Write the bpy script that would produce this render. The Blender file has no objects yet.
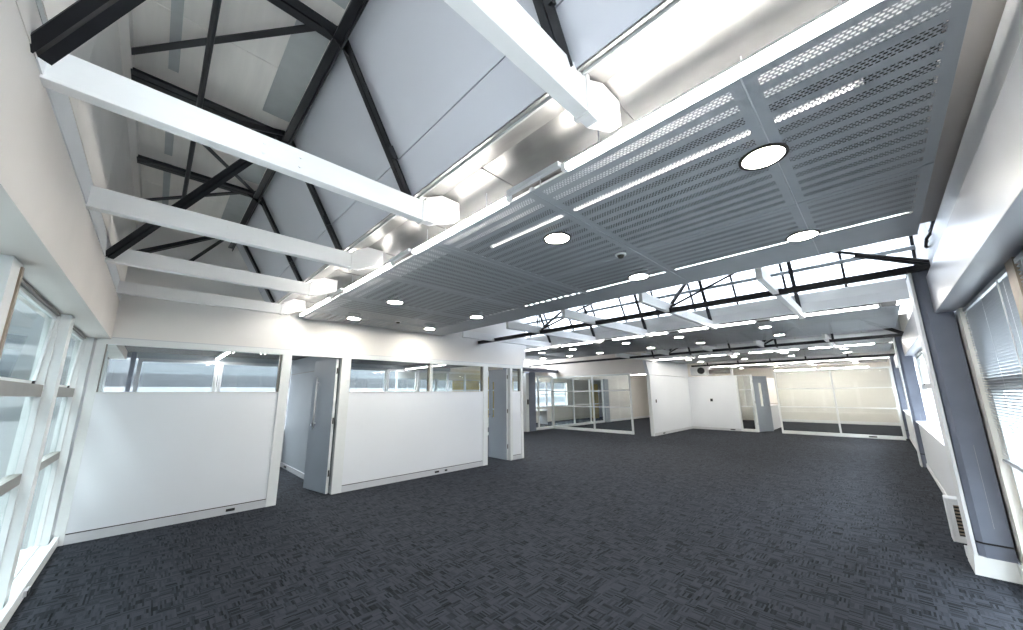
import bpy, bmesh, math, random
from mathutils import Vector, Matrix
random.seed(4)
sc = bpy.context.scene
COL = sc.collection

# ------------------------------------------------------------------ camera
CAM_YAW, CAM_PITCH, CAM_ROLL = math.radians(45.182), math.radians(11.25), math.radians(-0.564)
F_PX, CX, CY, W, H = 356.535, 513.76, 323.14, 1023, 630
fw = Vector((math.cos(CAM_YAW)*math.cos(CAM_PITCH), math.sin(CAM_YAW)*math.cos(CAM_PITCH), math.sin(CAM_PITCH)))
rt = Vector((math.sin(CAM_YAW), -math.cos(CAM_YAW), 0)); up = rt.cross(fw)
c_, s_ = math.cos(CAM_ROLL), math.sin(CAM_ROLL)
rt2, up2 = rt*c_ + up*s_, up*c_ - rt*s_
cd = bpy.data.cameras.new('camera'); cam = bpy.data.objects.new('camera', cd); COL.objects.link(cam)
m = Matrix((rt2, up2, -fw)).transposed().to_4x4(); m.translation = (0, 0, 1.6); cam.matrix_world = m
cd.sensor_fit = 'HORIZONTAL'; cd.sensor_width = 36; cd.lens = 36*F_PX/W
cd.shift_x = (W/2-CX)/W; cd.shift_y = (CY-H/2)/W
cd.clip_start = .02; cd.clip_end = 300
sc.camera = cam

# ------------------------------------------------------------------ world, exposure
SKY_STRENGTH = 4.0
wd = bpy.data.worlds.new('overcast_sky'); sc.world = wd; wd.use_nodes = True
bgn = wd.node_tree.nodes['Background']
tc = wd.node_tree.nodes.new('ShaderNodeTexCoord'); sx = wd.node_tree.nodes.new('ShaderNodeSeparateXYZ')
rp = wd.node_tree.nodes.new('ShaderNodeValToRGB')
rp.color_ramp.elements[0].position = 0.0; rp.color_ramp.elements[0].color = (.62, .68, .74, 1)
rp.color_ramp.elements[1].position = 0.35; rp.color_ramp.elements[1].color = (.86, .93, 1, 1)
wd.node_tree.links.new(tc.outputs['Generated'], sx.inputs[0]); wd.node_tree.links.new(sx.outputs['Z'], rp.inputs[0])
wd.node_tree.links.new(rp.outputs[0], bgn.inputs[0]); bgn.inputs[1].default_value = SKY_STRENGTH
TUBE, DOWN = 15.0, 31.0
sc.view_settings.view_transform = 'Standard'; sc.view_settings.look = 'None'
sc.view_settings.gamma = 1; sc.view_settings.use_curve_mapping = False
sc.view_settings.exposure = 2.58
sc.cycles.max_bounces = 10; sc.cycles.diffuse_bounces = 5; sc.cycles.glossy_bounces = 4
sc.cycles.transparent_max_bounces = 24; sc.cycles.caustics_reflective = False; sc.cycles.caustics_refractive = False
sc.cycles.sample_clamp_indirect = 4

# ------------------------------------------------------------------ materials
def nd(nt, t, **k):
    n = nt.nodes.new(t)
    for a, b in k.items(): setattr(n, a, b)
    return n
def mat(name, col, rough=.5, metal=0, var=.06, scale=6, bump=0.0, stretch=None):
    """paint / metal with a little procedural mottling"""
    M = bpy.data.materials.new(name); M.use_nodes = True; nt = M.node_tree; L = nt.links.new
    b = nt.nodes['Principled BSDF']; b.inputs['Roughness'].default_value = rough; b.inputs['Metallic'].default_value = metal
    t = nd(nt, 'ShaderNodeTexCoord'); mp = nd(nt, 'ShaderNodeMapping')
    if stretch: mp.inputs['Scale'].default_value = stretch
    n = nd(nt, 'ShaderNodeTexNoise'); n.inputs['Scale'].default_value = scale; n.inputs['Detail'].default_value = 4
    L(t.outputs['Object'], mp.inputs[0]); L(mp.outputs[0], n.inputs['Vector'])
    r = nd(nt, 'ShaderNodeValToRGB')
    r.color_ramp.elements[0].position = .3; r.color_ramp.elements[1].position = .7
    r.color_ramp.elements[0].color = tuple(c*(1-var) for c in col)+(1,)
    r.color_ramp.elements[1].color = tuple(min(1, c*(1+var)) for c in col)+(1,)
    L(n.outputs['Fac'], r.inputs[0]); L(r.outputs[0], b.inputs['Base Color'])
    if bump:
        bp = nd(nt, 'ShaderNodeBump'); bp.inputs['Strength'].default_value = bump; bp.inputs['Distance'].default_value = .01
        L(n.outputs['Fac'], bp.inputs['Height']); L(bp.outputs[0], b.inputs['Normal'])
    return M
def emis(name, col, s):
    M = bpy.data.materials.new(name); M.use_nodes = True; nt = M.node_tree
    for n in list(nt.nodes): nt.nodes.remove(n)
    e = nd(nt, 'ShaderNodeEmission'); e.inputs[0].default_value = col+(1,); e.inputs[1].default_value = s
    o = nd(nt, 'ShaderNodeOutputMaterial'); nt.links.new(e.outputs[0], o.inputs[0]); return M
def glass(name, tint=(.9, .95, .95), refl=.08):
    M = bpy.data.materials.new(name); M.use_nodes = True; nt = M.node_tree; L = nt.links.new
    for n in list(nt.nodes): nt.nodes.remove(n)
    t = nd(nt, 'ShaderNodeBsdfTransparent'); t.inputs[0].default_value = tint+(1,)
    g = nd(nt, 'ShaderNodeBsdfGlossy'); g.inputs['Roughness'].default_value = .01
    ge = nd(nt, 'ShaderNodeNewGeometry'); dt = nd(nt, 'ShaderNodeVectorMath', operation='DOT_PRODUCT')
    L(ge.outputs['Normal'], dt.inputs[0]); L(ge.outputs['Incoming'], dt.inputs[1])
    c = M_(nt, 'SUBTRACT', 1.0, M_(nt, 'ABSOLUTE', dt.outputs['Value']))
    fr = M_(nt, 'ADD', refl*.5, M_(nt, 'MULTIPLY', M_(nt, 'POWER', c, 5.0), .55))
    mx = nd(nt, 'ShaderNodeMixShader'); o = nd(nt, 'ShaderNodeOutputMaterial')
    L(fr, mx.inputs[0]); L(t.outputs[0], mx.inputs[1]); L(g.outputs[0], mx.inputs[2]); L(mx.outputs[0], o.inputs[0])
    return M
def M_(nt, op, a, b=None, c=None):
    n = nd(nt, 'ShaderNodeMath', operation=op)
    for i, v in enumerate((a, b, c)):
        if v is None: continue
        if isinstance(v, (int, float)): n.inputs[i].default_value = v
        else: nt.links.new(v, n.inputs[i])
    return n.outputs[0]
def perforated(name, along_y, sx_, sy_, solid=9.0):
    """silver painted sheet: bands of staggered slotted holes with blank bands and blank borders (object space)"""
    M = bpy.data.materials.new(name); M.use_nodes = True; nt = M.node_tree; L = nt.links.new
    b = nt.nodes['Principled BSDF']; out = nt.nodes['Material Output']
    b.inputs['Metallic'].default_value = .15; b.inputs['Roughness'].default_value = .45
    t = nd(nt, 'ShaderNodeTexCoord'); s = nd(nt, 'ShaderNodeSeparateXYZ'); L(t.outputs['Object'], s.inputs[0])
    X, Y = s.outputs[0], s.outputs[1]
    A, B = (X, Y) if along_y else (Y, X)          # A across the bands, B along them
    hx, hy = sx_/2-.045, sy_/2-.05
    band = M_(nt, 'LESS_THAN', M_(nt, 'FRACT', M_(nt, 'DIVIDE', M_(nt, 'ADD', A, 10.0), .106)), .58)
    inx = M_(nt, 'MULTIPLY', M_(nt, 'LESS_THAN', M_(nt, 'ABSOLUTE', X), hx), M_(nt, 'LESS_THAN', X, solid)); iny = M_(nt, 'LESS_THAN', M_(nt, 'ABSOLUTE', Y), hy)
    a1 = M_(nt, 'DIVIDE', M_(nt, 'ADD', A, 10.0), .0165); row = M_(nt, 'FLOOR', a1)
    half = M_(nt, 'MULTIPLY', M_(nt, 'FRACT', M_(nt, 'MULTIPLY', row, .5)), 1.0)
    b1 = M_(nt, 'ADD', M_(nt, 'DIVIDE', M_(nt, 'ADD', B, 10.0), .021), half)
    fa = M_(nt, 'ABSOLUTE', M_(nt, 'SUBTRACT', M_(nt, 'FRACT', a1), .5)); fb = M_(nt, 'ABSOLUTE', M_(nt, 'SUBTRACT', M_(nt, 'FRACT', b1), .5))
    d = M_(nt, 'ADD', M_(nt, 'POWER', M_(nt, 'DIVIDE', fa, .47), 2.0), M_(nt, 'POWER', M_(nt, 'DIVIDE', fb, .42), 2.0))
    hole = M_(nt, 'LESS_THAN', d, 1.0)
    mask = M_(nt, 'MULTIPLY', M_(nt, 'MULTIPLY', hole, band), M_(nt, 'MULTIPLY', inx, iny))
    n = nd(nt, 'ShaderNodeTexNoise'); n.inputs['Scale'].default_value = 3; L(t.outputs['Object'], n.inputs['Vector'])
    r = nd(nt, 'ShaderNodeValToRGB'); r.color_ramp.elements[0].color = (.36, .385, .41, 1); r.color_ramp.elements[1].color = (.42, .445, .475, 1)
    L(n.outputs['Fac'], r.inputs[0]); L(r.outputs[0], b.inputs['Base Color'])
    tr = nd(nt, 'ShaderNodeBsdfTransparent'); mx = nd(nt, 'ShaderNodeMixShader')
    L(mask, mx.inputs[0]); L(b.outputs[0], mx.inputs[1]); L(tr.outputs[0], mx.inputs[2]); L(mx.outputs[0], out.inputs[0])
    return M
def carpet():
    M = bpy.data.materials.new('carpet_tiles'); M.use_nodes = True; nt = M.node_tree; L = nt.links.new
    b = nt.nodes['Principled BSDF']; b.inputs['Roughness'].default_value = .95
    b.inputs['Specular IOR Level'].default_value = .15
    t = nd(nt, 'ShaderNodeTexCoord'); s = nd(nt, 'ShaderNodeSeparateXYZ'); L(t.outputs['Object'], s.inputs[0])
    X, Y = s.outputs[0], s.outputs[1]
    def cell(v, size, off=0): return M_(nt, 'FLOOR', M_(nt, 'DIVIDE', M_(nt, 'ADD', v, 50.0+off), size))
    def white(a, b_, c=0.0):
        cb = nd(nt, 'ShaderNodeCombineXYZ')
        for i, v in enumerate((a, b_, c)):
            if isinstance(v, (int, float)): cb.inputs[i].default_value = v
            else: L(v, cb.inputs[i])
        w = nd(nt, 'ShaderNodeTexWhiteNoise'); L(cb.outputs[0], w.inputs['Vector']); return w.outputs['Value']
    C = .075
    rx = M_(nt, 'MULTIPLY', white(cell(Y, C), 7.0), C)
    bx = M_(nt, 'FLOOR', M_(nt, 'DIVIDE', M_(nt, 'ADD', M_(nt, 'ADD', X, 50.0), rx), C)); by = cell(Y, C)
    pick = M_(nt, 'GREATER_THAN', white(bx, by, 1.0), .45)
    sX = white(cell(X, .0125), by, 2.0); sY = white(cell(Y, .0125), bx, 3.0)
    inv = M_(nt, 'SUBTRACT', 1.0, pick)
    st = M_(nt, 'ADD', M_(nt, 'MULTIPLY', sX, pick), M_(nt, 'MULTIPLY', sY, inv))
    blk = white(bx, by, 5.0)
    n = nd(nt, 'ShaderNodeTexNoise'); n.inputs['Scale'].default_value = 180; L(t.outputs['Object'], n.inputs['Vector'])
    n2 = nd(nt, 'ShaderNodeTexNoise'); n2.inputs['Scale'].default_value = 3; L(t.outputs['Object'], n2.inputs['Vector'])
    v = M_(nt, 'ADD', M_(nt, 'MULTIPLY', M_(nt, 'SUBTRACT', .88, M_(nt, 'POWER', st, 1.5)), .95), M_(nt, 'ADD', M_(nt, 'MULTIPLY', blk, .34), M_(nt, 'ADD', M_(nt, 'MULTIPLY', n2.outputs['Fac'], .25), M_(nt, 'MULTIPLY', n.outputs['Fac'], .35))))
    r = nd(nt, 'ShaderNodeValToRGB'); r.color_ramp.elements[0].position = .15; r.color_ramp.elements[1].position = 1.0
    r.color_ramp.elements[0].color = (.0018, .0024, .0036, 1); r.color_ramp.elements[1].color = (.033, .0375, .048, 1)
    L(M_(nt, 'MULTIPLY', v, .80), r.inputs[0]); L(r.outputs[0], b.inputs['Base Color'])
    bp = nd(nt, 'ShaderNodeBump'); bp.inputs['Strength'].default_value = .4; bp.inputs['Distance'].default_value = .004
    L(v, bp.inputs['Height']); L(bp.outputs[0], b.inputs['Normal'])
    return M

CARPET = carpet()
BEIGE = mat('warm_white_plaster', (.70, .655, .615), .7, var=.025, scale=2, bump=.03)
BOARD = mat('warm_white_boards', (.84, .80, .75), .6, var=.04, scale=5, stretch=(1, .3, 1))
CEILB = mat('cream_ceiling_boards', (.93, .885, .83), .6, var=.04, scale=4, stretch=(4, .4, 1))
GREYPAINT = mat('plain_grey_paint', (.50, .515, .505), .5, var=.05, scale=8)
PALEW = mat('pale_warm_wall', (.82, .795, .77), .6, var=.02, scale=2)
LILAC = mat('pale_lilac_grey_board', (.585, .59, .635), .55, var=.02, scale=2)
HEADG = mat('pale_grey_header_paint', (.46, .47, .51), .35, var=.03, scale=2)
WHITE = mat('white_paint', (.80, .81, .82), .45, var=.02, scale=5)
WBOARD = mat('white_laminate_panel', (.82, .84, .875), .38, var=.012, scale=1.2)
BEAMW = mat('white_painted_timber', (.84, .83, .82), .4, var=.03, scale=9, bump=.05, stretch=(.3, 1, 1))
ALU = mat('silver_grey_aluminium_frame', (.62, .63, .655), .35, .05, var=.03, scale=12)
ALUW = mat('white_powdercoat_frame', (.78, .80, .80), .35, 0, var=.02, scale=12)
BLACK = mat('black_painted_steel', (.022, .022, .025), .35, .2, var=.25, scale=7)
GALV = mat('galvanised_sheet', (.36, .35, .335), .42, .7, var=.25, scale=3, bump=.06, stretch=(1, .5, 1))
GUTTER = mat('dull_zinc_gutter', (.13, .125, .12), .5, .4, var=.25, scale=4)
BLUEGREY = mat('blue_grey_column_paint', (.185, .205, .265), .42, var=.06, scale=6, bump=.06)
DOORGREY = mat('blue_grey_door_paint', (.33, .37, .42), .4, var=.03, scale=3)
INGREY = mat('grey_office_wall', (.36, .395, .43), .5, var=.03, scale=2)
DARKCEIL = mat('dark_office_ceiling', (.10, .095, .09), .7, var=.1, scale=3)
DARK = mat('dark_plastic', (.012, .012, .013), .4, var=.2, scale=20)
BRONZE = mat('bronze_anodised_rail', (.24, .225, .20), .4, .3, var=.06, scale=10)
TAN = mat('tan_edge_strip', (.32, .26, .20), .5, var=.08, scale=12)
CREAM = mat('cream_far_wall', (.78, .75, .70), .6, var=.02, scale=2)
YELLOW = mat('mustard_yellow_board', (.62, .43, .08), .6, var=.08, scale=6)
SLAT = mat('silver_blind_slats', (.36, .385, .42), .3, .3, var=.04, scale=15)
CHROME = mat('brushed_steel', (.62, .63, .64), .25, .9, var=.05, scale=20)
BEZEL = mat('dark_bezel', (.05, .045, .035), .35, .5, var=.1, scale=20)
FACADE = mat('grey_cladding', (.055, .063, .070), .5, var=.08, scale=1.5, stretch=(1, 1, 6))
FACADEL = mat('pale_cladding', (.15, .155, .16), .5, var=.04, scale=1.5)
FACADED = mat('dark_cladding_band', (.02, .023, .027), .4, var=.15, scale=2)
PAVING = mat('outside_paving', (.58, .58, .57), .8, var=.15, scale=2)
TUBEM = emis('tube_light', (1, .97, .92), TUBE)
TUBED = emis('dim_tube_light', (1, .98, .95), .9)
DOWNM = emis('downlight_lens', (1, .96, .86), DOWN)
GLASS = glass('window_glass', (.95, .97, .97), .06)
ROOFGLASS = glass('roof_glass', (.60, .62, .65), .06)
SIDEGLASS = glass('tinted_side_glass', (.80, .845, .835), .07)
GLASSP = glass('partition_glass', (.94, .96, .96), .08)

# ------------------------------------------------------------------ mesh helpers (world coordinates)
class MB:
    def __init__(s): s.v = []; s.f = []
    def box(s, x0, x1, y0, y1, z0, z1):
        n = len(s.v)
        s.v += [(x, y, z) for z in (z0, z1) for x, y in ((x0, y0), (x1, y0), (x1, y1), (x0, y1))]
        s.f += [[n+i for i in q] for q in ((3, 2, 1, 0), (4, 5, 6, 7), (0, 1, 5, 4), (1, 2, 6, 5), (2, 3, 7, 6), (3, 0, 4, 7))]
        return s
    def extr(s, prof, p, q, upv=(0, 0, 1)):
        """closed 2-D profile (side, up) swept from p to q"""
        p, q = Vector(p), Vector(q); d = (q-p).normalized(); u = Vector(upv)
        sd = d.cross(u)
        if sd.length < 1e-4: sd = d.cross(Vector((1, 0, 0)))
        sd.normalize(); u = sd.cross(d).normalized()
        n = len(s.v); k = len(prof)
        for o in (p, q):
            for a, b in prof: s.v.append(tuple(o+sd*a+u*b))
        s.f.append([n+i for i in range(k)]); s.f.append([n+k+i for i in reversed(range(k))])
        for i in range(k):
            j = (i+1) % k; s.f.append([n+j, n+i, n+k+i, n+k+j])
        return s
    def bar(s, p, q, w, h, upv=(0, 0, 1)):
        return s.extr([(-w/2, -h/2), (w/2, -h/2), (w/2, h/2), (-w/2, h/2)], p, q, upv)
    def angle(s, p, q, w, t=.008, flip=1, upv=(0, 0, 1)):
        """L-section steel angle"""
        pr = [(0, 0), (flip*w, 0), (flip*w, t), (flip*t, t), (flip*t, w), (0, w)]
        return s.extr(pr, p, q, upv)
    def twin(s, p, q, w, t=.008, gap=.012, upv=(0, 0, 1)):
        s.extr([(gap/2, 0), (gap/2+w, 0), (gap/2+w, t), (gap/2+t, t), (gap/2+t, w), (gap/2, w)], p, q, upv)
        return s.extr([(-gap/2, 0), (-gap/2, w), (-gap/2-t, w), (-gap/2-t, t), (-gap/2-w, t), (-gap/2-w, 0)], p, q, upv)
    def cyl(s, p, q, r, n=20, r2=None):
        r2 = r if r2 is None else r2
        p, q = Vector(p), Vector(q); d = (q-p).normalized()
        a = d.cross(Vector((0, 0, 1)));
        if a.length < 1e-4: a = Vector((1, 0, 0))
        a.normalize(); b = d.cross(a); k = len(s.v)
        for o, rr in ((p, r), (q, r2)):
            for i in range(n):
                t = 2*math.pi*i/n; s.v.append(tuple(o+a*math.cos(t)*rr+b*math.sin(t)*rr))
        s.f.append([k+i for i in reversed(range(n))]); s.f.append([k+n+i for i in range(n)])
        for i in range(n):
            j = (i+1) % n; s.f.append([k+i, k+j, k+n+j, k+n+i])
        return s
    def ring(s, c, r0, r1, z0, z1, n=32):
        k = len(s.v)
        for (r, z) in ((r0, z0), (r1, z0), (r1, z1), (r0, z1)):
            for i in range(n):
                t = 2*math.pi*i/n; s.v.append((c[0]+math.cos(t)*r, c[1]+math.sin(t)*r, z))
        for a in range(4):
            b = (a+1) % 4
            for i in range(n):
                j = (i+1) % n; s.f.append([k+a*n+i, k+a*n+j, k+b*n+j, k+b*n+i])
        return s
    def poly(s, pts, off):
        """polygon thickened by vector off"""
        n = len(s.v); k = len(pts); off = Vector(off)
        s.v += [tuple(p) for p in pts]+[tuple(Vector(p)+off) for p in pts]
        s.f.append([n+i for i in range(k)]); s.f.append([n+k+i for i in reversed(range(k))])
        for i in range(k):
            j = (i+1) % k; s.f.append([n+j, n+i, n+k+i, n+k+j])
        return s
    def build(s, name, m, parent=None, bevel=0, smooth=False):
        me = bpy.data.meshes.new(name); xs, ys, zs = zip(*s.v)
        if parent is None: o0 = Vector(((min(xs)+max(xs))/2, (min(ys)+max(ys))/2, min(zs)))
        else: o0 = wpos(parent)
        me.from_pydata([tuple(Vector(v)-o0) for v in s.v], [], s.f)
        bm = bmesh.new(); bm.from_mesh(me); bmesh.ops.recalc_face_normals(bm, faces=bm.faces); bm.to_mesh(me); bm.free()
        me.materials.append(m)
        o = bpy.data.objects.new(name, me); COL.objects.link(o)
        if parent is None: o.location = o0; WP[o.name] = o0
        else: o.parent = parent; WP[o.name] = o0.copy()
        if bevel:
            md = o.modifiers.new('bevel', 'BEVEL'); md.width = bevel; md.segments = 2; md.limit_method = 'ANGLE'
        if smooth:
            for p in me.polygons: p.use_smooth = len(p.vertices) == 4
        return o
WP = {}
def wpos(o): return WP[o.name]
def tag(o, label, cat, group=None):
    o['label'] = label; o['category'] = cat
    if group: o['group'] = group
    return o
def struct(o, label=None, cat=None):
    o['kind'] = 'structure'
    if label: o['label'] = label
    if cat: o['category'] = cat
    return o
def empty(name, loc):
    o = bpy.data.objects.new(name, None); COL.objects.link(o); o.location = loc; o.empty_display_size = .1
    WP[o.name] = Vector(loc); return o
def box(*a): return MB().box(*a)
ORD = ['first', 'second', 'third', 'fourth', 'fifth', 'sixth', 'seventh', 'eighth', 'ninth', 'tenth', 'eleventh', 'twelfth']
P = 6.37                     # bay length of the saw-tooth roof, along X
YP = 6.638                   # front face of the office partition
TY = [-.60, .715, 2.07, 3.37, 4.67, 6.05]   # truss lines
XR, ZR = .53, 3.90           # ridge node
XV, ZV = 1.06, 2.94          # valley node

# ------------------------------------------------------------------ floor and shell
struct(box(-.75, 26, -1.0, 16, -.12, 0).build('floor', CARPET), 'dark blue grey carpet tiles with a woven block pattern over the whole floor', 'floor')

# left wall: header box over the windows, plate rail and boarded upper wall
wl = empty('wall_left', (-.6, 3, 0)); struct(wl, 'warm white upper wall above the left hand windows', 'wall')
box(-.80, -.465, -1.2, 10.1, 2.32, 2.81).build('window_header', BEIGE, wl)
box(-.80, -.462, -1.2, 1.98, 2.81, 2.93).build('header_upstand', BEIGE, wl)
box(-.80, -.459, 1.98, YP, 2.81, 2.965).build('wall_plate', WHITE, wl)
mb = MB()
for i in range(1, 6):
    mb.box(-.80, -.456, i*1.3+.002, (i+1)*1.3-.002, 2.966, 3.97)
mb.build('wall_boards', BOARD, wl)
box(-.80, -.460, 1.3, YP, 2.93, 3.97).build('board_backing', GREYPAINT, wl)
lw = empty('window_71', (-.6, .1, 2.97)); struct(lw, 'added high window in the left wall lighting the near bay from behind the camera', 'window')  # unseen window added to let more daylight into the near bay
box(-.62, -.612, -1.2, 1.3, 2.97, 3.86).build('glass_pane', GLASS, lw)
for y in (-1.0, -.2, .6, 1.24): box(-.66, -.58, y, y+.045, 2.97, 3.86).build('mullion', WHITE, lw)
box(-.80, -.408, -1.2, YP, 3.865, 3.97).build('top_rail', BOARD, wl)

# ceiling over the near bay
ce = empty('ceiling', (.1, 3, 3.95)); struct(ce, 'cream boarded ceiling high above the white tie beams', 'ceiling')
mb = MB()
mb.box(-.5, .66, 1.0, 1.435, 3.96, 4.02)
for i in range(2, 6): mb.box(-.5, .66, -1.2+i*1.32+.003, -1.2+(i+1)*1.32-.003, 3.96, 4.02)
mb.build('ceiling_boards', CEILB, ce)
box(-.6, .8, 1.0, YP+.1, 4.02, 4.06).build('ceiling_backing', GREYPAINT, ce)
rl = empty('window_72', (.1, .1, 3.97)); struct(rl, 'added rooflight above the camera brightening the near bay', 'rooflight')  # invented out-of-frame glazing, brightens the roof void from above
box(-.6, .66, -1.2, 1.0, 4.0, 4.008).build('glass_pane', GLASS, rl)
for y in (-1.1, -.4, .3, .95): box(-.6, .66, y, y+.05, 3.96, 4.05).build('glazing_bar', WHITE, rl)
TB = [-1.0]+TY+[6.6]
for a, b in zip(TB[:-1], TB[1:]):
    if b-a < .3: continue
    box(-.235, -.18, a+.14, b-.07, 3.945, 3.96).build('grey_strip', GREYPAINT, ce)  # grey strips along the ceiling boards, stopping short of each truss
    box(.335, .53, a+.16, b-.08, 3.945, 3.96).build('grey_strip', GREYPAINT, ce)

# lilac boarded slope of the near bay (falls from the ridge to the light strip)
nrm = Vector((ZR-ZV, 0, XV-XR)).normalized()
def slope_pt(t, off, dx=0, y=0): return Vector((XR+(XV-XR)*t+dx, y, ZR+(ZV-ZR)*t))+nrm*off
sl = empty('trim_1', (.9, 3, 2.95)); struct(sl, 'pale lilac grey boarded slope falling from the ridge to the light strip', 'sloping lining')
def slab(t0, t1, o0, o1, y0, y1, dx=0):
    pts = [slope_pt(t0, o0, dx, y0), slope_pt(t1, o0, dx, y0), slope_pt(t1, o1, dx, y0), slope_pt(t0, o1, dx, y0)]
    return MB().poly([tuple(p) for p in pts], (0, y1-y0, 0))
slab(-.10, .765, .055, .085, -1.2, YP).build('upper_board', LILAC, sl)
slab(.772, .985, .055, .085, -1.2, YP).build('lower_board', LILAC, sl)
slab(-.12, 1.02, .085, .11, -1.2, YP).build('backing', GREYPAINT, sl)
slab(.98, 1.0, .045, .085, -1.2, YP).build('edge_trim', LILAC, sl)

# gable wall above the office partition
wb = empty('wall_back', (3, YP, 2.33)); struct(wb, 'white wall above the office partition up to the roof', 'wall')
MB().poly([(-.6, YP, 2.335), (6.97, YP, 2.335), (7.06, YP, 2.9), (7.06, YP, 4.05), (-.6, YP, 4.05)], (0, .13, 0)).build('upper_wall', PALEW, wb)
box(-.46, 6.96, YP-.004, YP+.1, 2.335, 2.345).build('shadow_bead', ALU, wb)

# right wall: header boxes between the columns and the dark upper wall
wr = empty('wall_right', (5, -.6, 0)); struct(wr, 'white window header and upper wall along the right side', 'wall')
for i, (a, b) in enumerate(((-1.0, 5.385), (5.76, 11.75), (12.13, 18.1))):
    box(a, b, -.85, -.49, 2.345, 2.72).build('window_header', HEADG, wr, bevel=.004)
    if i: 
        box(a, b, -.62, -.47, 0, .92).build('spandrel', WBOARD, wr)
        box(a, b, -.62, -.44, .92, .95).build('window_sill', WHITE, wr)
        box(a, b, -.62, -.455, 0, .085).build('baseboard', WHITE, wr)
box(1.7, 24.5, -.85, -.62, 2.72, 4.3).build('upper_wall', CREAM, wr)
box(-1.0, 1.7, -.85, -.62, 2.72, 2.85).build('upper_wall', CREAM, wr); box(-1.0, 1.7, -.85, -.62, 4.06, 4.3).build('upper_wall', CREAM, wr)
gw = empty('window_70', (.4, -.73, 2.85)); struct(gw, 'added gable window lighting the near roof bay from behind the camera', 'window')  # added out of view so daylight reaches beams and ceiling
box(-.9, 1.7, -.74, -.732, 2.85, 4.06).build('glass_pane', GLASS, gw)
for x in (-.9, .0, .85, 1.66): box(x, x+.045, -.77, -.70, 2.85, 4.06).build('mullion', WHITE, gw)
box(18.1, 24.6, -.85, -.6, 0, 2.72).build('far_side_wall', CREAM, wr)
tag(MB().box(-.8, 5.3, -.60, -.53, 2.80, 2.99).build('steel_channel', WHITE, None, bevel=.004), 'white bolted steel channel lying along the top of the right window header', 'beam')

# ------------------------------------------------------------------ white tie beams
BL = {0: 'white tie beam at the top of the photo, nearest the camera', 1: 'long white tie beam second from the camera, heavy black brace at its wall end',
      2: 'third white tie beam from the camera, plain wall end without a brace', 3: 'fourth white tie beam from the camera, black brace rising from its wall end',
      4: 'fifth white tie beam, the last one before the far gable wall'}
def tie_beam(y, x0, x1, label, group, dx=0, end=True, top=2.942):
    r = empty('tie_beam', (x0, y+.03, 2.796)); tag(r, label, 'roof beam', group)
    mb = MB(); mb.box(x0, x1, y, y+.062, 2.80, top); mb.box(x0, x1, y-.003, y+.062, 2.796, 2.812); tm = mb.build('timber', BEAMW, r, bevel=.003)
    if end:
        MB().box(x1-.02, x1+.004, y-.008, y+.070, 2.788, top+.004).build('end_collar', BEAMW, r, bevel=.002)
        MB().poly([(x1+.004, y, 2.80), (XV+dx+.20, y, 2.80), (XV+dx+.42, y, 2.905), (XV+dx+.42, y, 3.045), (XV+dx+.26, y, 3.045), (x1+.004, y, 2.975)], (0, .062, 0)).build('valley_bracket', BEAMW, r, bevel=.003)
    mb = MB()
    for bxp in ((x0+x1)/2-.12, (x0+x1)/2+.05):
        for z in (2.84, 2.895): mb.cyl((bxp, y+.001, z), (bxp, y-.006, z), .008, 8)
    mb.build('bolts', BEAMW, tm)
    return r
for i, y in enumerate(TY[1:]): tie_beam(y, -.472, 1.19, BL[i], 'white tie beams of the near bay', top=2.985 if i == 0 else 2.942)
BAYN = {1: 'second', 2: 'third', 3: 'fourth'}
for k in (1, 2):
    for i, y in enumerate(TY[1:]):
        tie_beam(y, 4.50-P+P*k, 1.19+P*k, f'white tie beam {ORD[i]} from the right wall in the {BAYN[k]} roof bay', f'white tie beams of the {BAYN[k]} bay', P*k)

# ------------------------------------------------------------------ black steel of each bay
def near_trusses():
    for i, y in enumerate(TY[1:], 1):
        r = empty('steel_truss', (XR, y+.03, ZR))
        lab = {1: 'black steel rafter crossing the top edge of the photo beside the nearest beam', 2: 'black steel rafter and top tie above the second white beam',
               3: 'black steel rafter and top tie above the third white beam', 4: 'black steel rafter and top tie above the fourth white beam',
               5: 'black steel rafter above the fifth white beam by the gable wall'}[i]
        tag(r, lab, 'roof truss', 'black trusses of the near bay')
        yc = y+.03
        MB().twin((XR, yc, ZR), (XV, yc, ZV), .038, .006, .006, upv=(1, 0, .6)).build('rafter', BLACK, r)
        if i > 0: MB().twin((-.41, yc, ZR-.06), (XR, yc, ZR-.06), .055, .007, .012).build('top_tie', BLACK, r)
        MB().poly([(XR-.10, yc-.004, ZR-.05), (XR+.02, yc-.004, ZR+.03), (XR+.10, yc-.004, ZR-.16)], (0, .008, 0)).build('gusset_plate', BLACK, r)
        mb = MB().bar(slope_pt(.70, .0, 0, yc-.035), slope_pt(.78, .0, 0, yc-.035), .02, .04); mb.build('purlin_cleat', BLACK, r)
near_trusses()
def member(name, p, q, kind, w, label, cat, group=None):
    mb = MB()
    if kind == 'twin': mb.twin(p, q, w)
    elif kind == 'angle': mb.angle(p, q, w)
    else: mb.bar(p, q, w, w)
    return tag(mb.build(name, BLACK), label, cat, group)
tag(MB().angle((XR+.03, -1.0, ZR-.075), (XR+.03, YP, ZR-.075), -.05, .01).box(XR-.02, XR+.035, -1.0, YP, ZR-.085, ZR-.072).build('ridge_purlin', BLACK),
    'long black ridge purlin running away along the foot of the lilac slope', 'steel beam')
tag(MB().cyl((-.02, -1.0, ZR-.10), (-.05, 5.35, ZR-.10), .018, 12).build('tie_rod', BLACK), 'slim black rod running lengthwise under the boarded ceiling', 'steel rod')
def foot(y, dx=0): return Vector((-.452 if dx == 0 else -.96+dx, y+.03, 2.845))
def node(y, dx=0): return Vector((XR+dx, y+.03, ZR-.03))
G = 'black diagonal braces of the near bay'
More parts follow.
